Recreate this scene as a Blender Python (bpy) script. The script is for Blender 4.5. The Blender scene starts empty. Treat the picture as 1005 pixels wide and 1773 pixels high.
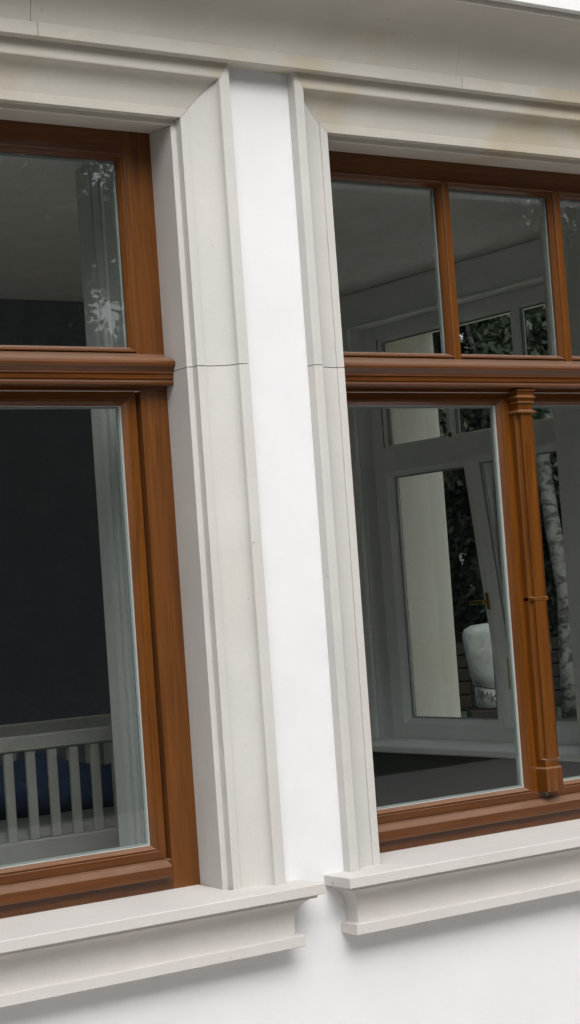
import bpy, bmesh, math, random
import numpy as np
from mathutils import Matrix, Vector

# ------------------------------------------------------------------ camera, sky, sun, exposure
G = 1.6                      # eye height above the ground; heights below are given from the eye
scene = bpy.context.scene
COL = scene.collection
cam = bpy.data.cameras.new('camera')
cam.sensor_fit = 'VERTICAL'
cam.sensor_height = 24.0
cam.lens = 43.522
cam.clip_start = 0.05
cam.clip_end = 500
camo = bpy.data.objects.new('camera', cam)
COL.objects.link(camo)
R = [(0.82311005, -0.56344517, -0.07084767), (-0.03325971, 0.07671232, -0.99649838), (0.56690709, 0.8225842, 0.04440266)]
camo.matrix_world = Matrix(((R[0][0], -R[1][0], -R[2][0], 0.0),
                            (R[0][1], -R[1][1], -R[2][1], -4.75),
                            (R[0][2], -R[1][2], -R[2][2], G),
                            (0, 0, 0, 1)))
scene.camera = camo

SUN_EL, SUN_AZ = math.radians(46), math.radians(196)      # azimuth clockwise from +Y: high in front of the wall, a little to the left
world = bpy.data.worlds.new('World')
scene.world = world
world.use_nodes = True
wn = world.node_tree.nodes
wl = world.node_tree.links
bg = wn['Background']
sky = wn.new('ShaderNodeTexSky')
sky.sky_type = 'NISHITA'
sky.sun_disc = False
sky.sun_elevation = SUN_EL
sky.sun_rotation = SUN_AZ
sky.air_density = 1.0
sky.dust_density = 4.0
sky.ozone_density = 1.0
hs = wn.new('ShaderNodeHueSaturation')
hs.inputs['Saturation'].default_value = 0.36          # a cloud-covered sky: nearly white
wl.new(sky.outputs[0], hs.inputs['Color'])
wl.new(hs.outputs[0], bg.inputs['Color'])
bg.inputs['Strength'].default_value = 0.15

sun = bpy.data.lights.new('sun', 'SUN')
sun.energy = 1.3
sun.angle = math.radians(50)
sun.color = (1.0, 0.985, 0.96)
suno = bpy.data.objects.new('sun', sun)
COL.objects.link(suno)
sd = Vector((math.sin(SUN_AZ) * math.cos(SUN_EL), math.cos(SUN_AZ) * math.cos(SUN_EL), math.sin(SUN_EL)))
suno.rotation_euler = sd.to_track_quat('Z', 'Y').to_euler()
suno.location = sd * 30

scene.view_settings.view_transform = 'Standard'
scene.view_settings.look = 'None'
scene.view_settings.gamma = 1.0
scene.view_settings.exposure = 0.5
scene.render.engine = 'CYCLES'
scene.cycles.use_denoising = True
scene.cycles.max_bounces = 10
scene.cycles.diffuse_bounces = 6
scene.cycles.glossy_bounces = 4
scene.cycles.transparent_max_bounces = 16
scene.cycles.caustics_reflective = False
scene.cycles.caustics_refractive = False
scene.cycles.sample_clamp_indirect = 6.0

rnd = random.Random(7)

# ------------------------------------------------------------------ materials
def mat(name):
    m = bpy.data.materials.new(name)
    m.use_nodes = True
    return m, m.node_tree.nodes, m.node_tree.links, m.node_tree.nodes['Principled BSDF']

def ramp(n, stops):
    r = n.new('ShaderNodeValToRGB')
    el = r.color_ramp.elements
    while len(el) < len(stops):
        el.new(0.5)
    for e, (p, c) in zip(el, stops):
        e.position = p
        e.color = (c[0], c[1], c[2], 1)
    return r

def noise(n, l, vec, scale, detail=4, rough=0.55, dist=0.0):
    t = n.new('ShaderNodeTexNoise')
    t.inputs['Scale'].default_value = scale
    t.inputs['Detail'].default_value = detail
    t.inputs['Roughness'].default_value = rough
    t.inputs['Distortion'].default_value = dist
    l.new(vec, t.inputs['Vector'])
    return t

def mapping(n, l, scale=(1, 1, 1), obj=True, loc=(0, 0, 0)):
    tc = n.new('ShaderNodeTexCoord')
    mp = n.new('ShaderNodeMapping')
    mp.inputs['Scale'].default_value = scale
    mp.inputs['Location'].default_value = loc
    l.new(tc.outputs['Object'], mp.inputs['Vector'])
    return mp.outputs[0]

def mix(n, l, a, b, fac, mode='MIX'):
    m = n.new('ShaderNodeMix')
    m.data_type = 'RGBA'
    m.blend_type = mode
    for s, v in ((m.inputs[6], a), (m.inputs[7], b)):
        if isinstance(v, tuple):
            s.default_value = (v[0], v[1], v[2], 1)
        else:
            l.new(v, s)
    if isinstance(fac, float):
        m.inputs[0].default_value = fac
    else:
        l.new(fac, m.inputs[0])
    return m.outputs[2]

def bump(n, l, p, h, strength, dist):
    b = n.new('ShaderNodeBump')
    b.inputs['Strength'].default_value = strength
    b.inputs['Distance'].default_value = dist
    l.new(h, b.inputs['Height'])
    l.new(b.outputs[0], p.inputs['Normal'])

def stone_mat(name, base, warm, stain, amount, rough=0.75):
    """Pale dressed sandstone: fine grain, soft cloudy tone, ochre stains with shapes of their own."""
    m, n, l, p = mat(name)
    v = mapping(n, l)
    oi = n.new('ShaderNodeObjectInfo')
    add = n.new('ShaderNodeVectorMath')
    add.operation = 'MULTIPLY_ADD'
    l.new(oi.outputs['Random'], add.inputs[0])
    add.inputs[1].default_value = (3.7, 5.1, 2.3)
    l.new(v, add.inputs[2])
    v2 = add.outputs[0]
    cloud = noise(n, l, v2, 3.2, 5, 0.6, 0.4)
    r0 = ramp(n, [(0.3, base), (0.72, warm)])
    l.new(cloud.outputs[0], r0.inputs[0])
    st = noise(n, l, v2, 2.3, 4, 0.5, 0.5)
    r1 = ramp(n, [(0.54, (0, 0, 0)), (0.72, (1, 1, 1))])
    l.new(st.outputs[0], r1.inputs[0])
    sc = n.new('ShaderNodeMath')
    sc.operation = 'MULTIPLY'
    l.new(r1.outputs[0], sc.inputs[0])
    sc.inputs[1].default_value = amount
    c1 = mix(n, l, r0.outputs[0], stain, sc.outputs[0])
    grain = noise(n, l, v2, 240, 3, 0.7)
    r2 = ramp(n, [(0.3, (0.95, 0.95, 0.95)), (0.7, (1.025, 1.025, 1.025))])
    l.new(grain.outputs[0], r2.inputs[0])
    c2 = mix(n, l, c1, r2.outputs[0], 1.0, 'MULTIPLY')
    pit = noise(n, l, v2, 46, 2, 0.5)
    r3 = ramp(n, [(0.215, (0.74, 0.72, 0.68)), (0.26, (1, 1, 1))])
    l.new(pit.outputs[0], r3.inputs[0])
    c3 = mix(n, l, c2, r3.outputs[0], 1.0, 'MULTIPLY')
    l.new(c3, p.inputs['Base Color'])
    p.inputs['Roughness'].default_value = rough
    p.inputs['Specular IOR Level'].default_value = 0.3
    bump(n, l, p, grain.outputs[0], 0.12, 0.0014)
    return m

def wood_mat(name, axis, dark, light, rough=0.38):
    """Varnished brown hardwood, grain along one axis."""
    m, n, l, p = mat(name)
    sc = [26.0, 26.0, 26.0]
    sc[axis] = 1.1
    v = mapping(n, l, tuple(sc))
    oi = n.new('ShaderNodeObjectInfo')
    add = n.new('ShaderNodeVectorMath')
    add.operation = 'MULTIPLY_ADD'
    l.new(oi.outputs['Random'], add.inputs[0])
    add.inputs[1].default_value = (13.7, 15.1, 12.3)
    l.new(v, add.inputs[2])
    g = noise(n, l, add.outputs[0], 1.4, 6, 0.65, 1.2)
    r = ramp(n, [(0.28, dark), (0.52, tuple((a + b) / 2 for a, b in zip(dark, light))), (0.75, light)])
    l.new(g.outputs[0], r.inputs[0])
    sc2 = [170.0, 170.0, 170.0]
    sc2[axis] = 5
    v3 = mapping(n, l, tuple(sc2))
    g2 = noise(n, l, v3, 1.0, 3, 0.6)
    r2 = ramp(n, [(0.3, (0.82, 0.81, 0.80)), (0.6, (1.04, 1.03, 1.02))])
    l.new(g2.outputs[0], r2.inputs[0])
    c = mix(n, l, r.outputs[0], r2.outputs[0], 1.0, 'MULTIPLY')
    if rough < 0.4:                                   # skylight on ledge tops, painted in as patchy dust-pale tan
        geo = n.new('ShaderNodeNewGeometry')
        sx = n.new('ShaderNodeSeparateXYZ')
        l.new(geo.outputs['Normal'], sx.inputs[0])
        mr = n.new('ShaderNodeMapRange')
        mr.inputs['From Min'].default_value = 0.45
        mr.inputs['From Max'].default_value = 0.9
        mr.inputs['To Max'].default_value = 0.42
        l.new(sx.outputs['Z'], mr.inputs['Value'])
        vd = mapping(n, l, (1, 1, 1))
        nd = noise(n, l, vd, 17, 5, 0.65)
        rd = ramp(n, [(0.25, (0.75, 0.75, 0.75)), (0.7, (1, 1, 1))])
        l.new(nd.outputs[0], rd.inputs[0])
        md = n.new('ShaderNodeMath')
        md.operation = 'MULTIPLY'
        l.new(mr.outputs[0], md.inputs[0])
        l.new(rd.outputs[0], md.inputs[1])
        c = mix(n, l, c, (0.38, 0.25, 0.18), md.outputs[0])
    l.new(c, p.inputs['Base Color'])
    p.inputs['Roughness'].default_value = rough
    p.inputs['Specular IOR Level'].default_value = 0.25 if rough < 0.6 else 0.05
    p.inputs['Coat Weight'].default_value = 0.55 if rough < 0.4 else 0.05
    p.inputs['Coat Roughness'].default_value = 0.1
    bump(n, l, p, g2.outputs[0], 0.2, 0.0008)
    return m

def paint_mat(name, c, rough=0.5, var=0.08, scale=6.0, bmp=0.0, bscale=200):
    m, n, l, p = mat(name)
    v = mapping(n, l)
    t = noise(n, l, v, scale, 4, 0.6)
    r = ramp(n, [(0.25, tuple(x * (1 - var) for x in c)), (0.75, tuple(min(1, x * (1 + var * 0.5)) for x in c))])
    l.new(t.outputs[0], r.inputs[0])
    l.new(r.outputs[0], p.inputs['Base Color'])
    p.inputs['Roughness'].default_value = rough
    p.inputs['Specular IOR Level'].default_value = 0.35
    if bmp:
        t2 = noise(n, l, v, bscale, 3, 0.6)
        bump(n, l, p, t2.outputs[0], bmp, 0.002)
    return m

def glass_mat():
    m, n, l, p = mat('window_glass')
    n.remove(p)
    out = n['Material Output']
    tr = n.new('ShaderNodeBsdfTransparent')
    tr.inputs[0].default_value = (0.945, 0.965, 0.955, 1)
    gl = n.new('ShaderNodeBsdfGlossy')
    gl.inputs['Roughness'].default_value = 0.0
    gl.inputs['Color'].default_value = (1, 1, 1, 1)
    v = mapping(n, l)
    wv = noise(n, l, v, 2.5, 1, 0.4)
    b = n.new('ShaderNodeBump')
    b.inputs['Strength'].default_value = 0.02
    b.inputs['Distance'].default_value = 0.01
    l.new(wv.outputs[0], b.inputs['Height'])
    l.new(b.outputs[0], gl.inputs['Normal'])
    lw = n.new('ShaderNodeLayerWeight')                # Schlick's curve on the facing angle, the same from both sides
    lw.inputs['Blend'].default_value = 0.5
    pw = n.new('ShaderNodeMath')
    pw.operation = 'POWER'
    l.new(lw.outputs['Facing'], pw.inputs[0])
    pw.inputs[1].default_value = 5.0
    fr = n.new('ShaderNodeMath')
    fr.operation = 'MULTIPLY_ADD'
    l.new(pw.outputs[0], fr.inputs[0])
    fr.inputs[1].default_value = 0.94
    fr.inputs[2].default_value = 0.055
    mx = n.new('ShaderNodeMixShader')
    l.new(fr.outputs[0], mx.inputs[0])
    l.new(tr.outputs[0], mx.inputs[1])
    l.new(gl.outputs[0], mx.inputs[2])
    l.new(mx.outputs[0], out.inputs['Surface'])
    return m

def leaf_mat(name, a, b, scale=1.5):
    m, n, l, p = mat(name)
    v = mapping(n, l)
    t = noise(n, l, v, scale, 3, 0.7)
    r = ramp(n, [(0.3, a), (0.7, b)])
    l.new(t.outputs[0], r.inputs[0])
    l.new(r.outputs[0], p.inputs['Base Color'])
    p.inputs['Roughness'].default_value = 0.55
    return m

M = {}
M['stone'] = stone_mat('pale_sandstone', (0.53, 0.525, 0.505), (0.59, 0.58, 0.555), (0.53, 0.48, 0.39), 0.16)
M['stone_stained'] = stone_mat('stained_sandstone', (0.50, 0.48, 0.43), (0.56, 0.535, 0.475), (0.45, 0.36, 0.20), 0.6)
M['stone_sill'] = stone_mat('sill_sandstone', (0.56, 0.545, 0.525), (0.62, 0.60, 0.58), (0.56, 0.50, 0.43), 0.25)
M['stone_cream'] = stone_mat('cream_sandstone', (0.80, 0.78, 0.69), (0.84, 0.81, 0.70), (0.78, 0.69, 0.50), 0.6)
M['plaster'] = paint_mat('white_render', (0.765, 0.775, 0.79), 0.85, 0.05, 3.5, 0.3, 260)
M['white_trim'] = paint_mat('white_eaves_paint', (0.80, 0.80, 0.80), 0.5, 0.03)
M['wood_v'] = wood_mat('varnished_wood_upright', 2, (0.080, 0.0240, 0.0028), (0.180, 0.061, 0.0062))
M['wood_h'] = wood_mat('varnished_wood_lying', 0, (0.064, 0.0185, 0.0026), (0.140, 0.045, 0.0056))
M['inner_white'] = paint_mat('inner_white_paint', (0.85, 0.87, 0.86), 0.45, 0.05)
M['glass'] = glass_mat()
M['lining'] = paint_mat('grey_lining_paint', (0.46, 0.48, 0.47), 0.5, 0.06)
M['spacer'] = paint_mat('spacer_metal', (0.27, 0.30, 0.30), 0.35, 0.05)
M['room_wall'] = paint_mat('room_wall_paint', (0.72, 0.73, 0.71), 0.8, 0.05)
M['ceiling'] = paint_mat('ceiling_paint', (0.78, 0.78, 0.76), 0.85, 0.08)
M['dark_wall'] = paint_mat('dark_slate', (0.15, 0.18, 0.205), 0.8, 0.1)
M['taupe'] = paint_mat('dark_taupe', (0.12, 0.125, 0.125), 0.6, 0.1)
M['floor'] = wood_mat('floor_boards', 1, (0.26, 0.19, 0.13), (0.40, 0.31, 0.22), 0.5)
M['brass'], _n, _l, _p = mat('brass')
_p.inputs['Base Color'].default_value = (0.62, 0.43, 0.14, 1)
_p.inputs['Metallic'].default_value = 1.0
_p.inputs['Roughness'].default_value = 0.25
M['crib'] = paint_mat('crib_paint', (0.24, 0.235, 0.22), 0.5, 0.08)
M['blue'] = paint_mat('blue_cloth', (0.022, 0.035, 0.075), 0.9, 0.35, 18)
M['linen'] = paint_mat('grey_linen', (0.16, 0.16, 0.155), 0.9, 0.25, 22)
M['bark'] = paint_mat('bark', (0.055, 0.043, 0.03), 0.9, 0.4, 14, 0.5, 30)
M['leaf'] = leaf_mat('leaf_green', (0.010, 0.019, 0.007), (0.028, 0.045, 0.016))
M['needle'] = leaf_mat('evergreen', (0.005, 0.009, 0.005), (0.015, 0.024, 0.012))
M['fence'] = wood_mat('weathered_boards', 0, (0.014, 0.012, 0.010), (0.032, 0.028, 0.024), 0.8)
M['sack'] = paint_mat('pale_sacking', (0.20, 0.21, 0.195), 0.8, 0.35, 9, 0.3, 60)
M['ink'] = paint_mat('black_ink', (0.03, 0.03, 0.035), 0.7, 0.1)
M['lawn'] = paint_mat('lawn_green', (0.028, 0.04, 0.016), 0.95, 0.5, 7, 0.8, 60)
M['path'] = paint_mat('pale_gravel', (0.48, 0.46, 0.43), 0.95, 0.3, 40, 0.8, 90)

def birch_mat():
    m, n, l, p = mat('birch_bark')
    v = mapping(n, l, (5, 5, 9))
    t = noise(n, l, v, 1.2, 5, 0.7, 0.6)
    r = ramp(n, [(0.44, (0.02, 0.019, 0.017)), (0.54, (0.11, 0.11, 0.10))])
    l.new(t.outputs[0], r.inputs[0])
    l.new(r.outputs[0], p.inputs['Base Color'])
    p.inputs['Roughness'].default_value = 0.8
    return m
M['birch'] = birch_mat()

# ------------------------------------------------------------------ mesh helpers
class MB:
    def __init__(self):
        self.v, self.f, self.mi = [], [], []

    def quad(self, a, b, c, d, mi=0):
        i = len(self.v)
        self.v += [a, b, c, d]
        self.f.append((i, i + 1, i + 2, i + 3))
        self.mi.append(mi)

    def poly(self, pts, mi=0):
        i = len(self.v)
        self.v += list(pts)
        self.f.append(tuple(range(i, i + len(pts))))
        self.mi.append(mi)

    def box(self, x0, x1, y0, y1, z0, z1, mi=0):
        i = len(self.v)
        self.v += [(x, y, z) for z in (z0, z1) for y in (y0, y1) for x in (x0, x1)]
        for f in ((0, 2, 3, 1), (4, 5, 7, 6), (0, 1, 5, 4), (2, 6, 7, 3), (0, 4, 6, 2), (1, 3, 7, 5)):
            self.f.append(tuple(i + k for k in f))
            self.mi.append(mi)

    def rings(self, rings, close_profile=False, caps=True, mi=0, loop=False, mis=None):
        """Skin a list of point rings (same length)."""
        i0 = len(self.v)
        k = len(rings[0])
        for r in rings:
            self.v += list(r)
        nr = len(rings)
        for a in range(nr if loop else nr - 1):
            b = (a + 1) % nr
            for j in range(k if close_profile else k - 1):
                j2 = (j + 1) % k
                self.f.append((i0 + a * k + j, i0 + a * k + j2, i0 + b * k + j2, i0 + b * k + j))
                self.mi.append(mis[a] if mis else mi)
        if caps and not loop:
            self.f.append(tuple(i0 + j for j in range(k))[::-1])
            self.mi.append(mi)
            self.f.append(tuple(i0 + (nr - 1) * k + j for j in range(k)))
            self.mi.append(mi)

    def build(self, name, mats, parent=None, smooth=False, bevel=0.0, xf=None, inner=None, auto=None):
        me = bpy.data.meshes.new(name)
        vs = self.v
        me.from_pydata(vs, [], self.f)
        if not isinstance(mats, (list, tuple)):
            mats = [mats]
        for m in mats:
            me.materials.append(m)
        me.polygons.foreach_set('material_index', self.mi)
        bm = bmesh.new()
        bm.from_mesh(me)
        bmesh.ops.remove_doubles(bm, verts=bm.verts, dist=1e-5)
        bmesh.ops.recalc_face_normals(bm, faces=bm.faces)
        if bevel:
            es = [e for e in bm.edges if len(e.link_faces) == 2 and e.calc_face_angle(0) > 0.5]
            bmesh.ops.bevel(bm, geom=es, offset=bevel, segments=1, affect='EDGES', clamp_overlap=True)
        if inner is not None:                     # the room side of a window is painted
            y_lim, idx = inner
            for f in bm.faces:
                c = f.calc_center_median()
                if c.y > y_lim:
                    f.material_index = idx
        if xf is not None:
            bmesh.ops.transform(bm, matrix=xf, verts=bm.verts)
        bm.to_mesh(me)
        bm.free()
        if smooth:
            me.polygons.foreach_set('use_smooth', [True] * len(me.polygons))
        if auto:
            me.polygons.foreach_set('use_smooth', [True] * len(me.polygons))
            me.set_sharp_from_angle(angle=math.radians(auto))
        me.update()
        o = bpy.data.objects.new(name, me)
        COL.objects.link(o)
        if parent is not None:
            o.parent = parent
        return o

def tag(o, label=None, cat=None, group=None, kind=None):
    kind = kind or 'thing'
    for k, v in (('label', label), ('category', cat), ('group', group), ('kind', kind)):
        if v:
            o[k] = v
    return o

def empty(name, loc=(0, 0, 0), rz=0.0):
    o = bpy.data.objects.new(name, None)
    o.empty_display_size = 0.2
    COL.objects.link(o)
    o.location = loc
    o.rotation_euler = (0, 0, rz)
    return o

def up(z):
    return z + G

# ------------------------------------------------------------------ ground
b = MB()
b.quad((-120, -120, 0), (120, -120, 0), (120, 120, 0), (-120, 120, 0))
tag(b.build('ground', M['lawn']), kind='structure')
b = MB()
b.box(-9, 11, -7.5, -0.02, -0.03, 0.012)
tag(b.build('path', M['path']), kind='structure')
b = MB()
b.box(6.75, 11.0, -0.01, 7.0, -0.03, 0.0125)  # unseen gravel, added to bounce light onto the far window's jamb
tag(b.build('path', M['path']), kind='structure')

# ------------------------------------------------------------------ the facade
Z_SILL, Z_HEAD = -0.870, 1.459
WHALF = 0.873
WC_LEFT, WC_RIGHT = 2.963 - WHALF, 3.553 + WHALF
T_WALL = 0.65
X_END = 6.89                # outer corner of the bay
WH_SIDE = 0.955             # half width of the side window
SIDE_SET = 0.44             # how deep it sits in the wall
X_IN = 6.28                 # room face of the bay's return wall
Z_TOPWALL = 1.92
RET_C = 2.66               # centre of the window in the return wall

def wall_grid(name, u0, u1, z0, z1, d0, d1, holes, matl, fn, split=None):
    """A slab with rectangular openings. fn(u, d, z) -> point. split: (depth, extra) - in front of that depth the opening is wider, for the stone."""
    b = MB()
    if split:
        wide = [(h[0] - split[1], h[1] + split[1], h[2], h[3] + split[1]) for h in holes]
        _slab(b, u0, u1, z0, z1, d0, split[0], wide, fn)
        _slab(b, u0, u1, z0, z1, split[0] + 0.0005, d1, holes, fn)
    else:
        _slab(b, u0, u1, z0, z1, d0, d1, holes, fn)
    return b.build(name, matl)

def _slab(b, u0, u1, z0, z1, d0, d1, holes, fn):
    us = sorted({u0, u1} | {h[0] for h in holes} | {h[1] for h in holes})
    zs = sorted({z0, z1} | {h[2] for h in holes} | {h[3] for h in holes})
    def solid(i, j):
        if i < 0 or j < 0 or i >= len(us) - 1 or j >= len(zs) - 1:
            return False
        cu, cz = (us[i] + us[i + 1]) / 2, (zs[j] + zs[j + 1]) / 2
        return not any(h[0] < cu < h[1] and h[2] < cz < h[3] for h in holes)
    for i in range(len(us) - 1):
        for j in range(len(zs) - 1):
            if not solid(i, j):
                continue
            a, c, e, g = us[i], us[i + 1], zs[j], zs[j + 1]
            b.quad(fn(a, d0, e), fn(c, d0, e), fn(c, d0, g), fn(a, d0, g))
            b.quad(fn(a, d1, e), fn(a, d1, g), fn(c, d1, g), fn(c, d1, e))
            if not solid(i - 1, j):
                b.quad(fn(a, d0, e), fn(a, d0, g), fn(a, d1, g), fn(a, d1, e))
            if not solid(i + 1, j):
                b.quad(fn(c, d0, e), fn(c, d1, e), fn(c, d1, g), fn(c, d0, g))
            if not solid(i, j - 1):
                b.quad(fn(a, d0, e), fn(a, d1, e), fn(c, d1, e), fn(c, d0, e))
            if not solid(i, j + 1):
                b.quad(fn(a, d0, g), fn(c, d0, g), fn(c, d1, g), fn(a, d1, g))

def hole(c, wh=WHALF):
    return (c - wh - 0.010, c + wh + 0.010, up(Z_SILL) - 0.012, up(Z_HEAD) + 0.010)

w = wall_grid('facade_wall', -1.2, X_END, 0.0, up(Z_TOPWALL), 0.0, T_WALL, [hole(WC_LEFT), hole(WC_RIGHT)], M['plaster'], lambda u, d, z: (u, d, z), (0.24, 0.152))
tag(w, 'smooth white rendered house wall between and below the two windows', 'wall')
w = wall_grid('return_wall', T_WALL + 0.002, 4.6, 0.0, up(Z_TOPWALL), 0.0, X_END - X_IN, [hole(RET_C, WH_SIDE)], M['plaster'], lambda u, d, z: (X_END - d, u, z), (SIDE_SET + 0.045, 0.152))
tag(w, 'side wall of the bay seen through the right window, around the far grey window', 'wall')

# moulded stone surround: (u outward from the opening edge, y)
def surround_profile():
    pts = [(0.017, 0.245), (0.0, 0.047), (0.003, 0.044), (0.018, 0.044), (0.018, 0.015), (0.019, 0.014), (0.045, 0.014), (0.046, 0.015), (0.046, 0.0195)]
    n = 9
    for k in range(1, n + 1):
        t = math.pi / 2 * k / n
        s = math.sin(t)
        ye = 0.0195 - 0.049 * (1 - math.cos(t))
        yl = 0.0195 - 0.049 * s
        pts.append((0.046 + 0.090 * s, 0.9 * ye + 0.1 * yl))
    pts += [(0.1362, -0.0325), (0.1372, -0.0350), (0.1388, -0.0367), (0.1410, -0.0377), (0.1435, -0.038), (0.1715, -0.038), (0.173, -0.0365), (0.173, 0.03)]
    return pts
SURROUND = surround_profile()
Z_JOINT = 0.7135

def lintel_z(u):
    return Z_HEAD + u + (0.03 if u > 0.17 else 0.0)

def make_surround(c, label, place, ms='stone', ml='stone_stained', WHALF=WHALF, deep=0.245):
    """place(lx, y, z) maps the facade's own axes to the world."""
    root = empty('window_surround', place(c, 0, up(Z_SILL)))
    SP = [(0.0, deep)] + SURROUND[1:] if deep > 0.3 else SURROUND
    def P(x, y, z):
        v = Vector(place(x, y, up(z)))
        return tuple(v - root.location)
    for s in (-1, 1):
        xo = c + s * WHALF
        b = MB()
        b.rings([[P(xo + s * u, y, Z_SILL - 0.004) for u, y in SP], [P(xo + s * u, y, Z_JOINT - 0.0012) for u, y in SP]])
        b.build('jamb_stone', M[ms], root, auto=25)
        b = MB()
        b.rings([[P(xo + s * u, y, Z_JOINT + 0.0012) for u, y in SP], [P(xo + s * (u + 0.0), y, lintel_z(u) - 0.0016) for u, y in SP]])
        b.build('jamb_stone', M[ms], root, auto=25)
    b = MB()
    b.rings([[P(c - WHALF - u, y, lintel_z(u)) for u, y in SP], [P(c + WHALF + u, y, lintel_z(u)) for u, y in SP]])
    b.build('lintel_stone', M[ml], root, auto=25)
    tag(root, label, 'window surround', 'stone window surrounds')
    return root

FRONT = lambda x, y, z: (x, y, z)
SIDE = lambda x, y, z: (X_END - y, x, z)
make_surround(WC_LEFT, 'pale sandstone moulded surround of the left window, stained along its lintel', FRONT)
make_surround(WC_RIGHT, 'pale sandstone moulded surround of the right window, right of the white wall strip', FRONT)
make_surround(RET_C, 'cream stone surround of the far window, its jamb seen through two panes', SIDE, 'stone_cream', 'stone_cream', WH_SIDE, SIDE_SET + 0.05)

# sills: a slab over a cove moulding, both returned at the ends
def sweep_return(b, x0, x1, prof, P, yb=0.02):
    rings = [[P(x0 - p, yb, z) for p, z in prof], [P(x0 - p, -p, z) for p, z in prof], [P(x1 + p, -p, z) for p, z in prof], [P(x1 + p, yb, z) for p, z in prof]]
    b.rings(rings, caps=True)

def make_sill(c, label, place, WHALF=WHALF, deep=0.26):
    root = empty('window_sill', place(c, 0, up(Z_SILL) - 0.03))
    def P(x, y, z):
        return tuple(Vector(place(x, y, up(z))) - root.location)
    e = WHALF + 0.114
    x0, x1 = c - e, c + e
    b = MB()
    pr = 0.135
    prof = [(pr - 0.002, Z_SILL), (pr, Z_SILL - 0.002), (pr, Z_SILL - 0.031), (pr - 0.0015, Z_SILL - 0.0325), (0.03, Z_SILL - 0.0325)]
    sweep_return(b, x0, x1, prof, P)
    b.quad(P(x0 - pr + 0.002, -pr + 0.002, Z_SILL), P(x1 + pr - 0.002, -pr + 0.002, Z_SILL), P(x1 + pr - 0.002, 0.02, Z_SILL), P(x0 - pr + 0.002, 0.02, Z_SILL))
    b.quad(P(c - WHALF - 0.005, 0.02, Z_SILL), P(c + WHALF + 0.005, 0.02, Z_SILL), P(c + WHALF + 0.005, deep, Z_SILL + 0.002), P(c - WHALF - 0.005, deep, Z_SILL + 0.002))
    b.build('sill_slab', M['stone_sill'], root)
    b = MB()
    zt = Z_SILL - 0.0325
    prof = [(0.02, zt), (0.117, zt), (0.117, zt - 0.010), (0.110, zt - 0.011)]
    for k in range(0, 9):
        t = math.pi / 2 * k / 8
        prof.append((0.110 - 0.047 * math.sin(t), zt - 0.011 - 0.075 * (1 - math.cos(t)) ** 0.9))
    prof += [(0.062, zt - 0.112), (0.064, zt - 0.119), (0.083, zt - 0.120), (0.085, zt - 0.122), (0.085, zt - 0.152), (0.083, zt - 0.154), (0.0, zt - 0.154)]
    sweep_return(b, x0, x1, prof, P)
    b.build('sill_moulding', M['stone_sill'], root, auto=25)
    tag(root, label, 'window sill', 'stone window sills')
    return root
make_sill(WC_LEFT, 'pale stone sill with cove moulding under the left window', FRONT)
make_sill(WC_RIGHT, 'pale stone sill with cove moulding under the right window', FRONT)
make_sill(RET_C, 'stone sill outside the far window in the side wall', SIDE, WH_SIDE, SIDE_SET + 0.06)

# cornice: a fascia course and a cove course of separate blocks, white eaves above
cornice = empty('cornice', (X_END / 2, 0, up(1.646)))
def extr_x(prof, x0, x1, name, matl, parent):
    b = MB()
    o = parent.location
    b.rings([[(x - o.x, y - o.y, up(z) - o.z) for y, z in prof] for x in (x0, x1)], close_profile=True)
    return b.build(name, matl, parent, auto=25)
fas = [(0.01, 1.646), (-0.0715, 1.646), (-0.073, 1.6475), (-0.073, 1.6855), (-0.0715, 1.687), (0.01, 1.687)]
cove = [(0.01, 1.6875), (-0.0665, 1.6875)]
for k in range(0, 13):
    t = math.pi / 2 * k / 12
    cove.append((-0.0665 - 0.190 * (1 - math.cos(t)), 1.689 + 0.177 * math.sin(t)))
cove += [(-0.257, 1.868), (-0.257, 1.886), (0.01, 1.886)]
for x0, x1 in ((-1.3, 0.9), (0.9, 2.4675), (2.4675, 4.0447), (4.0447, 5.6), (5.6, X_END + 0.05)):
    extr_x(fas, x0 + 0.001, x1 - 0.001, 'fascia_block', M['stone_stained'], cornice)
for x0, x1 in ((-1.3, 0.88), (0.88, 2.449), (2.449, 4.03), (4.03, 5.58), (5.58, X_END + 0.05)):
    extr_x(cove, x0 + (0.0002 if x0 > 4 else 0.001), x1 - (0.0002 if x1 > 4 else 0.001), 'cove_block', M['stone_stained'], cornice)
tag(cornice, 'stained sandstone cove cornice running along the top above both windows', 'cornice')
eaves = empty('eaves', (X_END / 2, 0, up(1.888)))
extr_x([(0.3, 1.888), (-0.286, 1.888), (-0.287, 1.889), (-0.287, 2.10), (-0.32, 2.115), (-0.32, 2.16), (0.3, 2.16)], -1.3, X_END + 0.2, 'fascia_board', M['white_trim'], eaves)
tag(eaves, 'white painted eaves board above the stone cornice', 'eaves')
b = MB()
b.rings([[(-1.3, -0.3, up(2.165)), (-1.3, 2.2, up(3.3)), (-1.3, 4.7, up(2.165))], [(X_END + 0.2, -0.3, up(2.165)), (X_END + 0.2, 2.2, up(3.3)), (X_END + 0.2, 4.7, up(2.165))]], close_profile=True)
tag(b.build('roof', M['bark']), kind='structure')

# ------------------------------------------------------------------ timber windows
YF = 0.195        # outer face of the frame

def frame_loop(b, x0, x1, z0, z1, prof, mv, mh):
    """Mitred rectangular frame. prof: closed loop of (inset, y)."""
    rings = []
    for sx, sz in ((0, 0), (1, 0), (1, 1), (0, 1)):
        rings.append([((x0 + i) if sx == 0 else (x1 - i), y, (z0 + i) if sz == 0 else (z1 - i)) for i, y in prof])
    b.rings(rings, close_profile=True, loop=True, mis=[mh, mv, mh, mv])

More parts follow.
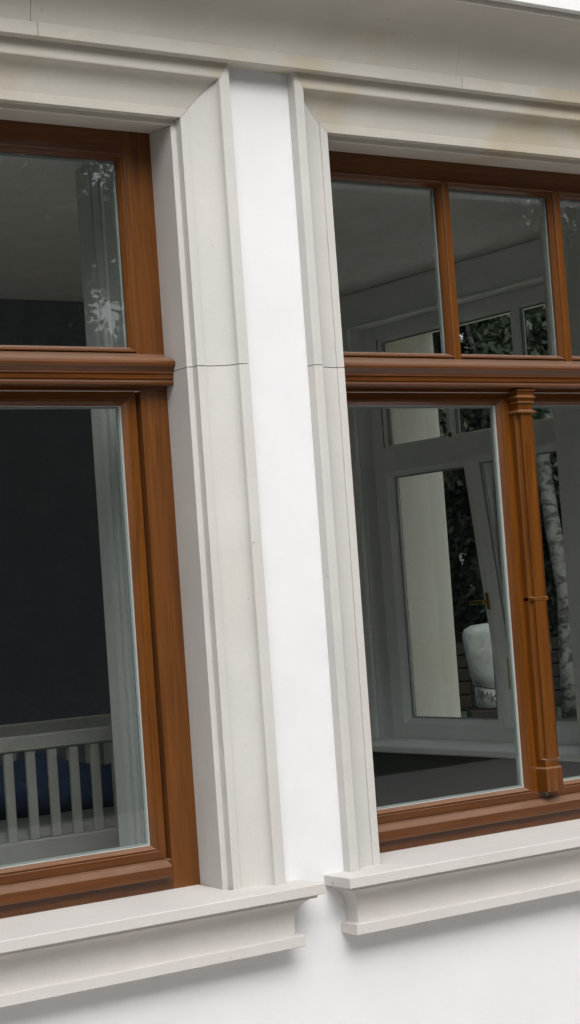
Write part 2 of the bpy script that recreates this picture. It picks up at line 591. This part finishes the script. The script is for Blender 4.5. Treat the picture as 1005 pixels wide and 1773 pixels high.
MATS3 = None
def make_window(name, label, rz, origin, tilt=None, WHALF=WHALF):
    root = empty(name, origin, rz)
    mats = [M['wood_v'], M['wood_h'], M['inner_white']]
    INN = (0.040, 2)
    zb, zt = 0.0, Z_HEAD - Z_SILL           # local heights from the sill
    Z = lambda z: z - Z_SILL
    W = WHALF + 0.008
    MX = WHALF * 0.30
    # fixed frame: two stiles, head, bottom rail
    for s in (-1, 1):
        b = MB()
        # lower part of the stile (beside the casement) and upper part (beside the fixed light)
        xa, xb = s * (W - 0.090), s * (W + 0.012)
        b.box(min(xa, xb), max(xa, xb), 0.0, 0.075, zb, Z(0.70), 0)
        xa = s * (W - 0.094)
        b.box(min(xa, xb), max(xa, xb), 0.0, 0.075, Z(0.70), zt + 0.02, 0)
        b.build('frame_stile', mats, root, bevel=0.002, inner=INN)
    b = MB()
    b.box(-W + 0.093, W - 0.093, 0.0005, 0.075, Z(1.397), zt + 0.02, 1)
    b.build('frame_head', mats, root, bevel=0.002, inner=INN)
    b = MB()
    b.box(-W + 0.089, W - 0.089, 0.0005, 0.075, zb, Z(-0.7765), 1)
    b.build('frame_rail', mats, root, bevel=0.002, inner=INN)
    # transom with its moulded cap
    tz = [(0.083, 0.783), (0.022, 0.783), (0.004, 0.776), (-0.052, 0.752), (-0.056, 0.753), (-0.066, 0.748), (-0.072, 0.742), (-0.0735, 0.735), (-0.071, 0.728), (-0.064, 0.7225),
          (-0.059, 0.717), (-0.057, 0.7115), (-0.059, 0.711), (-0.0595, 0.7065), (-0.055, 0.706), (-0.0545, 0.690), (-0.050, 0.689), (-0.050, 0.686), (-0.053, 0.6845), (-0.0545, 0.679),
          (-0.052, 0.673), (-0.047, 0.670), (-0.012, 0.670), (-0.012, 0.660), (0.0, 0.659), (0.083, 0.659)]
    b = MB()
    b.rings([[(x, y, Z(z)) for y, z in tz] for x in (-WHALF - 0.006, WHALF + 0.006)], close_profile=True, mi=1)
    b.build('transom', mats, root, inner=INN, auto=35)
    # upper lights: two glazing bars, three panes with beads and spacers
    zl0, zl1 = Z(0.781), Z(1.398)
    xs = [-W + 0.092, -MX - 0.012, -MX + 0.012, MX - 0.012, MX + 0.012, W - 0.092]
    for xm in (-MX, MX):
        b = MB()
        prof = [(-0.012, 0.0), (0.012, 0.0), (0.015, 0.004), (0.017, 0.012), (0.026, 0.024), (0.026, 0.048), (0.012, 0.074), (-0.012, 0.074), (-0.026, 0.048), (-0.026, 0.024), (-0.017, 0.012), (-0.015, 0.004)]
        lo = lambda y: Z(0.776) + max(-0.016, (y - 0.004) * 0.45)
        b.rings([[(xm + x, y, lo(y)) for x, y in prof], [(xm + x, y, zl1) for x, y in prof]], close_profile=True, mi=0)
        b.build('glazing_bar', mats, root, inner=INN)
    for k in range(3):
        xa, xb = xs[2 * k], xs[2 * k + 1]
        ia = 0.0 if k == 0 else 0.013
        # bead
        b = MB()
        prof = [(0.0, 0.003), (0.004, 0.003), (0.006, 0.008), (0.009, 0.009), (0.017, 0.024), (0.017, 0.046), (0.0, 0.068)]
        frame_loop(b, xa, xb, zl0, zl1, prof, 0, 1)
        bd = b.build('glazing_bead', mats, root, inner=INN)
        b = MB()
        b.box(xa + 0.014, xb - 0.014, 0.0265, 0.0305, zl0 + 0.0, zl1 - 0.014)
        b.build('pane', M['glass'], root)
        b = MB()
        frame_loop(b, xa + 0.0172, xb - 0.0172, zl0 + 0.0005, zl1 - 0.0172, [(0.0, 0.033), (0.0065, 0.033), (0.0065, 0.045), (0.0, 0.045)], 0, 0)
        b.build('spacer_bar', M['spacer'], root)
    # casements
    c0, c1 = Z(-0.775), Z(0.660)
    for s in (-1, 1):
        xo, xi = s * (W - 0.103), s * 0.006
        xa, xb = min(xo, xi), max(xo, xi)
        xf = None
        if tilt and tilt[0] == s:
            pv = Vector((0, 0.075, c0))
            xf = Matrix.Translation(pv) @ Matrix.Rotation(-math.radians(tilt[1]), 4, 'X') @ Matrix.Translation(-pv)
        b = MB()
        prof = [(0.0, 0.012), (0.024, 0.012), (0.026, 0.015), (0.0275, 0.0155), (0.0285, 0.013), (0.032, 0.0135), (0.044, 0.030), (0.044, 0.051), (0.014, 0.088), (0.0, 0.090)]
        # meeting stile is wider: shift handled by a wider inner member
        rings = []
        ws = [1.0, 1.0]
        wide = 0.036
        for sx, sz in ((0, 0), (1, 0), (1, 1), (0, 1)):
            r = []
            for i, y in prof:
                ex = wide * min(1.0, i / 0.024) if ((sx == 0) == (s > 0)) else 0.0
                r.append(((xa + i + ex) if sx == 0 else (xb - i - ex), y, (c0 + i) if sz == 0 else (c1 - i)))
            rings.append(r)
        b.rings(rings, close_profile=True, loop=True, mis=[1, 0, 1, 0])
        cs = b.build('casement', mats, root, inner=INN, xf=xf)
        gx0 = xa + 0.044 + (wide if s > 0 else 0)
        gx1 = xb - 0.044 - (wide if s < 0 else 0)
        b = MB()
        b.box(gx0 - 0.006, gx1 + 0.006, 0.0325, 0.0365, c0 + 0.040, c1 - 0.040)
        b.build('pane', M['glass'], cs, xf=xf)
        b = MB()
        frame_loop(b, gx0 - 0.0005, gx1 + 0.0005, c0 + 0.0435, c1 - 0.0435, [(0.0, 0.039), (0.007, 0.039), (0.007, 0.052), (0.0, 0.052)], 0, 0)
        b.build('spacer_bar', M['spacer'], cs, xf=xf)
        # brass lever on the room side of one meeting stile
        if s < 0:
            b = MB()
            if tilt:
                hx, hz = -0.035, Z(-0.10)
                b.box(hx - 0.014, hx + 0.014, 0.090, 0.097, hz - 0.045, hz + 0.045)
                b.box(hx - 0.008, hx + 0.008, 0.097, 0.125, hz - 0.008, hz + 0.008)
                b.box(hx - 0.008, hx + 0.110, 0.118, 0.132, hz - 0.010, hz + 0.010)
            else:
                hx, hz = -0.012, Z(-0.29)
                b.box(hx - 0.014, hx + 0.014, 0.090, 0.097, hz - 0.045, hz + 0.045)
                b.box(hx - 0.008, hx + 0.008, 0.097, 0.135, hz - 0.008, hz + 0.008)
                b.box(hx - 0.009, hx + 0.009, 0.128, 0.146, hz - 0.105, hz + 0.010)
            b.build('handle', M['brass'], cs, bevel=0.003, xf=xf)
    # astragal pilaster over the meeting stiles
    zp0, zp1 = Z(-0.752), Z(0.665)
    b = MB()
    sec = [(-0.036, 0.014), (-0.036, -0.012), (-0.033, -0.016), (-0.028, -0.017), (-0.025, -0.023), (-0.025, -0.034), (-0.023, -0.036), (0.023, -0.036), (0.025, -0.034), (0.025, -0.023), (0.028, -0.017), (0.033, -0.016), (0.036, -0.012), (0.036, 0.014)]
    b.rings([[(x, y, z) for x, y in sec] for z in (zp0 + 0.11, zp1 - 0.075)], close_profile=True, mi=0)
    pil = b.build('pilaster', mats, root)
    def block(nm, levels):
        b = MB()
        rings = []
        for z, g in levels:
            rings.append([(-0.034 - g, 0.012, z), (-0.034 - g, -0.036 - g, z), (0.034 + g, -0.036 - g, z), (0.034 + g, 0.012, z)])
        b.rings(rings, close_profile=True, mi=0)
        return b.build(nm, mats, pil)
    block('capital', [(zp1, 0.010), (zp1 - 0.004, 0.010), (zp1 - 0.006, 0.003), (zp1 - 0.020, 0.001), (zp1 - 0.026, 0.009), (zp1 - 0.031, 0.009), (zp1 - 0.033, 0.003), (zp1 - 0.043, 0.002),
                      (zp1 - 0.046, 0.006), (zp1 - 0.048, -0.001), (zp1 - 0.071, -0.004), (zp1 - 0.078, 0.008), (zp1 - 0.083, 0.008), (zp1 - 0.086, -0.006)][::-1])
    zm = Z(-0.075)
    block('collar', [(zm - 0.010, -0.007), (zm - 0.006, 0.002), (zm + 0.004, 0.002), (zm + 0.008, -0.007)])
    block('base', [(zp0, 0.004), (zp0 + 0.080, 0.004), (zp0 + 0.086, -0.002), (zp0 + 0.104, -0.003), (zp0 + 0.112, 0.001), (zp0 + 0.116, -0.007)])
    # weather bar at the foot
    b = MB()
    wb = [(0.010, -0.779), (0.000, -0.780), (-0.023, -0.795), (-0.025, -0.797), (-0.025, -0.827), (-0.023, -0.829), (-0.016, -0.829), (-0.013, -0.823), (0.004, -0.826), (0.010, -0.826)]
    b.rings([[(x, y, Z(z)) for y, z in wb] for x in (-W + 0.106, W - 0.106)], close_profile=True, mi=1)
    b.build('weather_bar', mats, root)
    tag(root, label, 'window', 'timber casement windows')
    return root

make_window('casement_window', 'brown varnished window at the left, cot rails behind its glass', 0.0, (WC_LEFT, YF, up(Z_SILL)))
make_window('casement_window', 'brown varnished window at the right, with wooden pilaster and three upper lights', 0.0, (WC_RIGHT, YF, up(Z_SILL)))
make_window('casement_window', 'far window with grey painted inner side, one casement tilted open, seen through the right glass', math.pi / 2, (X_END - SIDE_SET, RET_C, up(Z_SILL)), tilt=(-1, 6.0), WHALF=WH_SIDE)

# ------------------------------------------------------------------ the room behind
ZF, ZC = -1.52, 1.66
b = MB()
b.box(-0.7, X_IN, T_WALL, 4.1, up(ZF) - 0.05, up(ZF))
tag(b.build('room_floor', M['floor']), kind='structure')
b = MB()
b.box(-0.7, X_IN, T_WALL - 0.01, 4.11, up(ZC), up(ZC) + 0.08)
tag(b.build('room_ceiling', M['ceiling']), kind='structure')
b = MB()
b.box(-1.0, X_IN + 0.2, 4.1, 4.25, up(ZF) - 0.05, up(ZC) + 0.08)
tag(b.build('room_back_wall', M['room_wall']), kind='structure')
b = MB()
b.box(3.3, 5.75, 4.06, 4.099, up(ZF), up(ZC) - 0.001)  # thin dark sheet across part of the back wall
tag(b.build('dark_wall_sheet', M['dark_wall']), 'dark slate wall panelling at the back of the room behind the left glass', 'sheet')
b = MB()
b.box(X_IN - 0.03, X_IN - 0.001, 1.662, 3.738, up(ZF), up(-0.879))  # dark taupe panel covering the wall below the window board
tag(b.build('underpanel', M['taupe']), 'dark taupe wainscot below the inner window board of the far window', 'underpanel')
b = MB()
o = wall_grid('room_side_wall', T_WALL, 4.1, up(ZF) - 0.05, up(ZC) + 0.08, -1.0, -0.7, [(0.95, 3.8, up(-0.87), up(1.55))], M['room_wall'], lambda u, d, z: (d, u, z))  # unseen side opening, added so more daylight reaches the room
tag(o, kind='structure')
# lining of the return wall on the room side, pier, crown moulding, sill board
b = MB()
b.box(5.95, X_IN - 0.002, T_WALL, 1.66, up(ZF), up(ZC))
tag(b.build('wall_pier', M['room_wall']), kind='structure')
b = MB()
cr = [(0.0, 1.655), (-0.06, 1.655), (-0.06, 1.64), (-0.05, 1.60), (-0.02, 1.565), (-0.018, 1.555), (-0.012, 1.49), (0.0, 1.485)]
b.rings([[(X_IN + y, yy, up(z)) for y, z in cr] for yy in (1.662, 4.098)], close_profile=True)
tag(b.build('crown_moulding', M['inner_white'], auto=30), 'grey painted crown moulding under the ceiling above the far window', 'moulding')
b = MB()
b.box(X_IN - 0.27, X_END - SIDE_SET - 0.079, RET_C - WH_SIDE - 0.008, RET_C + WH_SIDE + 0.10, up(-0.878), up(-0.843))
tag(b.build('window_board', M['inner_white'], bevel=0.006), 'grey painted inner window board below the tilted far window', 'window board')
# casing round the far window and panelled corner pilaster
cas = empty('window_casing', (X_IN, RET_C, up(Z_SILL)))
for nm, y0, y1, z0, z1 in (('casing_side', RET_C + WH_SIDE + 0.012, RET_C + WH_SIDE + 0.10, -0.842, 1.60), ('casing_head', RET_C - WH_SIDE - 0.02, RET_C + WH_SIDE + 0.011, 1.470, 1.484)):
    b = MB()
    b.box(-0.03, -0.001, y0 - RET_C, y1 - RET_C, z0 - Z_SILL, min(z1, 1.484) - Z_SILL)
    b.build(nm, M['inner_white'], cas, bevel=0.004)
tag(cas, 'grey painted casing around the far window inside the room', 'casing')

pl = empty('corner_pilaster', (5.98, 3.9, up(ZF)))
def pbox(nm, x0, x1, y0, y1, z0, z1, m, bev=0.004):
    b = MB()
    b.box(x0 - 5.98, x1 - 5.98, y0 - 3.9, y1 - 3.9, z0 - ZF, z1 - ZF)
    return b.build(nm, m, pl, bevel=bev)
pbox('shaft', 5.93, 6.22, 3.80, 4.099, -0.86, 1.48, M['inner_white'])
pbox('raised_panel', 5.985, 6.165, 3.785, 3.799, -0.70, 0.62, M['inner_white'])
pbox('capital', 5.90, 6.25, 3.77, 4.098, 0.70, 0.745, M['inner_white'])
pbox('necking', 5.915, 6.235, 3.785, 4.0985, 0.665, 0.699, M['inner_white'])
pbox('dado_cap', 5.88, 6.25, 3.74, 4.097, -0.895, -0.861, M['inner_white'])
dd = pbox('dado', 5.91, 6.235, 3.775, 4.096, ZF, -0.896, M['inner_white'])
pbox('dado_panel', 5.96, 6.185, 3.768, 3.776, ZF + 0.15, -1.0, M['blue'])
tag(pl, 'grey panelled corner pilaster with dado at the left edge of the right glass', 'pilaster')

# moulded lining of the left window's inner reveal
ln = empty('reveal_lining', (2.976, 0.45, up(Z_SILL)))
for nm, prof in (('panel', [(-0.001, 0.285), (-0.008, 0.285), (-0.008, 0.50), (-0.001, 0.50)]),
                 ('moulding', [(-0.001, 0.525), (-0.012, 0.525), (-0.020, 0.535), (-0.020, 0.552), (-0.012, 0.562), (-0.001, 0.565)]),
                 ('edge_board', [(-0.001, 0.580), (-0.010, 0.582), (-0.014, 0.60), (-0.014, 0.668), (0.09, 0.668), (0.09, 0.651), (-0.001, 0.651)])):
    b = MB()
    b.rings([[(x, y - 0.45, z - Z_SILL) for x, y in prof] for z in (Z_SILL + 0.02, 1.462)], close_profile=True)
    b.build(nm, M['lining'], ln)
tag(ln, 'pale moulded inner reveal seen at the right side of the left glass', 'reveal lining')
ib = MB()
ib.box(WC_LEFT - WHALF, WC_LEFT + WHALF - 0.03, 0.275, 0.72, up(-0.90), up(-0.868))
tag(ib.build('inner_sill_board', M['lining'], bevel=0.005), 'pale inner sill board behind the left window, in front of the cot', 'window board')

# cot with slatted sides
cot = empty('cot', (2.75, 1.0, up(ZF)))
def cbox(nm, x0, x1, y0, y1, z0, z1, m, bev=0.006):
    b = MB()
    b.box(x0 - 2.75, x1 - 2.75, y0 - 1.0, y1 - 1.0, z0 - ZF, z1 - ZF)
    return b.build(nm, m, cot, bevel=bev)
cx0, cx1 = 2.12, 3.80
slat_me = None
for yy in (1.0, 1.66):
    cbox('top_rail', cx0 + 0.04, cx1 - 0.04, yy - 0.015, yy + 0.015, -0.466, -0.412, M['crib'])
    cbox('bottom_rail', cx0 + 0.04, cx1 - 0.04, yy - 0.015, yy + 0.015, -0.90, -0.765, M['crib'])
    for k in range(19):
        x = 2.738 - 0.0826 * 6 + 0.0826 * k
        if slat_me is None:
            o = cbox('slat', -0.017 + 2.75, 0.017 + 2.75, 1.0 - 0.008, 1.0 + 0.008, -0.765, -0.466, M['crib'], 0.003)
            slat_me = o.data
        else:
            o = bpy.data.objects.new('slat', slat_me)
            COL.objects.link(o)
            o.parent = cot
        o.location = (x - 2.75, yy - 1.0, 0)
    for xx in (cx0, cx1):
        cbox('leg', xx - 0.022, xx + 0.022, yy - 0.022, yy + 0.022, ZF, -0.39, M['crib'])
for xx in (cx0, cx1):
    cbox('end_panel', xx - 0.012, xx + 0.012, 1.024, 1.636, -0.86, -0.42, M['crib'])
tag(cot, 'pale slatted cot behind the left window, its rails low in the glass', 'cot')
b = MB()
b.box(cx0 + 0.03, cx1 - 0.03, 1.02, 1.64, up(-0.84), up(-0.735))
mt = b.build('cot_mattress', M['linen'], bevel=0.025)
tag(mt, 'grey mattress lying inside the slatted cot', 'mattress')
# rumpled blue blanket along the far side of the cot
b = MB()
N = 40
rings = []
for i in range(N + 1):
    t = i / N
    x = cx0 + 0.06 + (cx1 - cx0 - 0.35) * t
    ring = []
    for j in range(9):
        a = math.pi * j / 8
        r = 0.10 + 0.018 * math.sin(9 * t + 2 * j) + 0.012 * math.sin(23 * t + j)
        ring.append((x, 1.50 - 0.12 * math.cos(a) * (r / 0.1), up(-0.735) + 0.002 + 2.1 * r * math.sin(a) * (0.85 + 0.15 * math.sin(5 * t))))
    rings.append(ring)
b.rings(rings, close_profile=True)
tag(b.build('blanket', M['blue'], smooth=True), 'dark blue blanket bunched behind the cot slats', 'blanket')

# ------------------------------------------------------------------ garden beyond the far window
def tube(b, pts, radii, seg=8, mi=0):
    rings = []
    for i, p in enumerate(pts):
        p = Vector(p)
        d = (Vector(pts[min(i + 1, len(pts) - 1)]) - Vector(pts[max(i - 1, 0)])).normalized()
        a = d.orthogonal().normalized()
        c = d.cross(a)
        rings.append([tuple(p + radii[i] * (math.cos(2 * math.pi * k / seg) * a + math.sin(2 * math.pi * k / seg) * c)) for k in range(seg)])
    b.rings(rings, close_profile=True, mi=mi)

def leaf_mesh(name, clumps, per, size, seed, squash=0.8, matl=None):
    """Crown of small leaf-shaped faces spread through clumps: (centre, radius)."""
    rs = np.random.RandomState(seed)
    n = len(clumps) * per
    c = np.repeat(np.array([k[0] for k in clumps]), per, 0)
    r = np.repeat(np.array([k[1] for k in clumps]), per)
    d = rs.normal(size=(n, 3))
    d /= np.linalg.norm(d, axis=1, keepdims=True)
    rad = r * rs.uniform(0.15, 1.0, n) ** 0.55
    p = c + d * rad[:, None] * np.array([1, 1, squash])
    a = rs.normal(size=(n, 3))
    a /= np.linalg.norm(a, axis=1, keepdims=True)
    q = np.cross(a, rs.normal(size=(n, 3)))
    q /= np.linalg.norm(q, axis=1, keepdims=True)
    s = size * rs.uniform(0.6, 1.3, n)[:, None]
    v = np.empty((n, 4, 3))
    v[:, 0] = p - a * s
    v[:, 1] = p + q * s * 0.45
    v[:, 2] = p + a * s
    v[:, 3] = p - q * s * 0.45
    me = bpy.data.meshes.new(name)
    me.vertices.add(n * 4)
    me.vertices.foreach_set('co', v.reshape(-1))
    me.loops.add(n * 4)
    me.loops.foreach_set('vertex_index', np.arange(n * 4, dtype=np.int32))
    me.polygons.add(n)
    me.polygons.foreach_set('loop_start', np.arange(0, n * 4, 4, dtype=np.int32))
    me.polygons.foreach_set('loop_total', np.full(n, 4, np.int32))
    me.update()
    me.materials.append(matl)
    return me

def make_tree_meshes(seed, h, spread, base, nclump, per, leaf, matl):
    rr = random.Random(seed)
    b = MB()
    top = h * 0.9
    pts = [(0, 0, -0.1)]
    x = y = 0.0
    for k in range(1, 7):
        x += rr.uniform(-0.12, 0.12)
        y += rr.uniform(-0.12, 0.12)
        pts.append((x, y, top * k / 6))
    r0 = 0.03 * h
    tube(b, pts, [r0 * (1 - 0.14 * k) for k in range(7)])
    clumps = []
    for i in range(nclump):
        t = rr.random() ** 0.8
        z = base + (h - base) * t
        env = spread * math.sin(math.pi * (0.16 + 0.80 * t)) ** 0.7
        a = rr.uniform(0, 2 * math.pi)
        d = env * rr.uniform(0.15, 1.0)
        c = (math.cos(a) * d, math.sin(a) * d, z)
        clumps.append((c, rr.uniform(0.32, 0.62) * spread * 0.45))
        if i % 3 == 0:
            zz = max(0.4, z - d * 0.6)
            k = min(5, int(zz / top * 6))
            p0 = pts[k]
            m_ = ((p0[0] + c[0]) / 2, (p0[1] + c[1]) / 2, (p0[2] + c[2]) / 2 + 0.1)
            tube(b, [p0, m_, c], [r0 * 0.3, r0 * 0.18, r0 * 0.06], 5)
    crown = leaf_mesh('crown', clumps, per, leaf, seed, 0.8, matl)
    return b, crown

protos = {}
def tree_proto(key, seed, h, spread, base, nclump, per, leaf, matl, bark):
    b, crown = make_tree_meshes(seed, h, spread, base, nclump, per, leaf, matl)
    o = b.build('trunk', bark, smooth=True)
    tm = o.data
    bpy.data.objects.remove(o)
    protos[key] = (tm, crown)

def place_tree(key, name, loc, rz, s, label, group):
    root = empty(name, loc, rz)
    root.scale = (s, s, s)
    for nm, me in zip(('trunk', 'crown'), protos[key]):
        o = bpy.data.objects.new(nm, me)
        COL.objects.link(o)
        o.parent = root
    tag(root, label, 'tree', group)
    return root

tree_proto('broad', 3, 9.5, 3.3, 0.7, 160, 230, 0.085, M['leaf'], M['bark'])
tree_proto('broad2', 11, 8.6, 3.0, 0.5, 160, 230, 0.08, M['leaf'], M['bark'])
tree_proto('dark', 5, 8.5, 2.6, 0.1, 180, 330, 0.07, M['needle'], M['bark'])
# trees of the garden in front of the house: mirrored in the panes; the leftmost unseen, added to cut low light
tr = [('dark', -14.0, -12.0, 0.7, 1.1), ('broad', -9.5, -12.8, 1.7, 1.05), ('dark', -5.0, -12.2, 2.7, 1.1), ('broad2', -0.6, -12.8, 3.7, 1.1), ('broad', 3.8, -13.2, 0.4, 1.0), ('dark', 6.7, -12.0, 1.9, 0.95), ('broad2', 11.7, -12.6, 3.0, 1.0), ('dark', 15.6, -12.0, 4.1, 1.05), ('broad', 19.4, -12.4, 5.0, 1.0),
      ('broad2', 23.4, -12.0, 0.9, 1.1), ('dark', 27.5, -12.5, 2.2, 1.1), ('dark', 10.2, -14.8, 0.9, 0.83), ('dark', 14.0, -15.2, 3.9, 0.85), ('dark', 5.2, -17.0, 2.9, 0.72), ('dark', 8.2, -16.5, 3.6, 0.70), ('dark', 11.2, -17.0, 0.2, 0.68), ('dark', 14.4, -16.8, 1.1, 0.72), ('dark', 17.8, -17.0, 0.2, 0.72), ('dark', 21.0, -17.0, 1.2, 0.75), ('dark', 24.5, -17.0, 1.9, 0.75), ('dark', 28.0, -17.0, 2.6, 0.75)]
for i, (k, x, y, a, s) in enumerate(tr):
    place_tree(k, 'garden_tree', (x, y, 0), a, s, 'leafy garden tree standing across from the facade, mirrored in the upper panes or added unseen to cut low light', 'trees mirrored in the glass')
rh = random.Random(21)
cl = [((rh.uniform(-14, 14), rh.uniform(-0.6, 0.6), rh.uniform(0.1, 3.0)), rh.uniform(0.4, 0.6)) for k in range(520)]
hedge = empty('hedge', (15.0, -10.2, 0))
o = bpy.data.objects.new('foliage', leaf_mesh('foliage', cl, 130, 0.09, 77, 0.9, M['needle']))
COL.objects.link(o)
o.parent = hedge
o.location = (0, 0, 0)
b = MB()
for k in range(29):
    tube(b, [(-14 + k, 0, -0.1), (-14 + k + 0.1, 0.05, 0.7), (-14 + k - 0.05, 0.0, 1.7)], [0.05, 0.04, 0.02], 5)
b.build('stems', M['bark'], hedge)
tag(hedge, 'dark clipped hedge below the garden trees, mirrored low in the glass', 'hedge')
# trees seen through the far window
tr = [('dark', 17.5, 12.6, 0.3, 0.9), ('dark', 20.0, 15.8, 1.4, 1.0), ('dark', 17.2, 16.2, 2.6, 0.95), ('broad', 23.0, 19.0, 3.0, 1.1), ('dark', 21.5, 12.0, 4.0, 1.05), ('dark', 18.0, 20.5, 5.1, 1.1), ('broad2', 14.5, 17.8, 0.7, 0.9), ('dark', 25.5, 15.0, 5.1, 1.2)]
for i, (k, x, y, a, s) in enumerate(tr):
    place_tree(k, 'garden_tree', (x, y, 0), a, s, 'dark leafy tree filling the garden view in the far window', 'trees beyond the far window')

# birches
def birch(loc, h, r, seed, label):
    rr = random.Random(seed)
    root = empty('birch_tree', loc)
    b = MB()
    pts = [(0.02 * math.sin(k * 1.3) * k, 0.02 * math.cos(k * 1.7) * k, h * k / 10 - 0.1) for k in range(11)]
    tube(b, pts, [r * (1 - 0.08 * k) for k in range(11)], 12)
    for k in range(4, 10):
        a = rr.uniform(0, 6.28)
        p = pts[k]
        q = (p[0] + math.cos(a) * 0.9, p[1] + math.sin(a) * 0.9, p[2] + 0.9)
        m_ = ((p[0] + q[0]) / 2, (p[1] + q[1]) / 2, (p[2] + q[2]) / 2 - 0.05)
        tube(b, [p, m_, q], [r * 0.25, r * 0.16, r * 0.05], 5)
    b.build('trunk', M['birch'], root, smooth=True)
    cl = []
    for i in range(46):
        a = rr.uniform(0, 6.28)
        d = rr.uniform(0.2, 1.4)
        cl.append(((math.cos(a) * d, math.sin(a) * d, rr.uniform(h * 0.42, h)), rr.uniform(0.3, 0.55)))
    me = leaf_mesh('crown', cl, 110, 0.06, seed, 0.9, M['leaf'])
    o = bpy.data.objects.new('crown', me)
    COL.objects.link(o)
    o.parent = root
    tag(root, label, 'birch')
birch((14.0, 10.42, 0), 7.5, 0.115, 4, 'birch with pale dark-flecked trunk seen right of the wooden pilaster')
birch((15.32, 13.16, 0), 7.0, 0.06, 9, 'second birch trunk half hidden behind the tilted casement')

# low board fence
fx0, fy0, fx1, fy1 = 13.2, 15.6, 18.2, 8.2
fl = math.hypot(fx1 - fx0, fy1 - fy0)
fence = empty('board_fence', (fx0, fy0, 0), math.atan2(fy1 - fy0, fx1 - fx0))
bd_me = None
for row in range(5):
    for seg in range(3):
        b = MB()
        x0 = seg * fl / 3
        b.box(x0 + 0.01, x0 + fl / 3 - 0.01, -0.012 + 0.004 * (row % 2), 0.012 + 0.004 * (row % 2), 0.05 + row * 0.165, 0.05 + row * 0.165 + 0.145)
        b.build('board', M['fence'], fence, bevel=0.004)
for k in range(4):
    b = MB()
    x0 = k * fl / 3
    b.box(x0 - 0.05, x0 + 0.05, 0.02, 0.10, -0.1, 0.90)
    b.build('post', M['fence'], fence, bevel=0.006)
tag(fence, 'low dark board fence in the garden beyond the far window', 'fence')

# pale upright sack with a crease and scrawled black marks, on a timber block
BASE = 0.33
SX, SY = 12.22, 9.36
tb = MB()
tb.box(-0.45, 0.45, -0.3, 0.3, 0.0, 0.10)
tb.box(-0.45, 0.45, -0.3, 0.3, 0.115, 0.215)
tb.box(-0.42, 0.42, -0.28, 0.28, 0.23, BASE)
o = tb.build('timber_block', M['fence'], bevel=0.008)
o.location = (SX, SY, 0)
o.rotation_euler = (0, 0, math.radians(-35))
tag(o, 'dark stacked timber under the pale sack in the garden', 'timber')
sk = empty('sack', (SX, SY, BASE), math.radians(-35))
b = MB()
prof = [(0.001, 0.29), (0.02, 0.32), (0.10, 0.335), (0.19, 0.345), (0.215, 0.335), (0.235, 0.355), (0.34, 0.39), (0.55, 0.42), (0.74, 0.425), (0.80, 0.40), (0.835, 0.33), (0.85, 0.18), (0.853, 0.0)]
SEG = 40
def sack_pt(z, r, a):
    w_ = 1 + 0.03 * math.sin(3 * a + 4 * z) + 0.018 * math.sin(7 * a - 9 * z) + 0.012 * math.sin(13 * a + 17 * z)
    ca, sa = math.cos(a), math.sin(a)
    return (r * w_ * math.copysign(abs(ca) ** 0.7, ca), 0.62 * r * w_ * math.copysign(abs(sa) ** 0.7, sa), z + (0.02 * math.sin(2 * a + 1) if 0.15 < z < 0.3 else 0.0))
rings = [[sack_pt(z, r, 2 * math.pi * k / SEG) for k in range(SEG)] for z, r in prof]
b.rings(rings, close_profile=True)
b.build('sacking', M['sack'], sk, smooth=True)
b = MB()
pp = [sack_pt(0.216, 0.341, math.pi * (1.0 + k / 24)) for k in range(25)]
tube(b, pp, [0.007] * 25, 5)
b.build('crease', M['ink'], sk)
b = MB()
def on_sack(u, v):
    a = math.pi * (1.02 + u)
    return sack_pt(v, 0.347, a)
for st in ([(0.06, 0.19), (0.08, 0.14), (0.05, 0.12)], [(0.11, 0.19), (0.12, 0.13), (0.17, 0.12), (0.18, 0.18)], [(0.21, 0.10), (0.21, 0.18), (0.25, 0.13), (0.29, 0.18), (0.29, 0.10)], [(0.33, 0.17), (0.33, 0.08)], [(0.39, 0.16), (0.33, 0.12), (0.39, 0.07)]):
    tube(b, [on_sack(u, v) for u, v in st], [0.006] * len(st), 4)
b.build('scrawl', M['ink'], sk)
tag(sk, 'pale bulging sack with scrawled marks standing in the garden beyond the far window', 'sack')
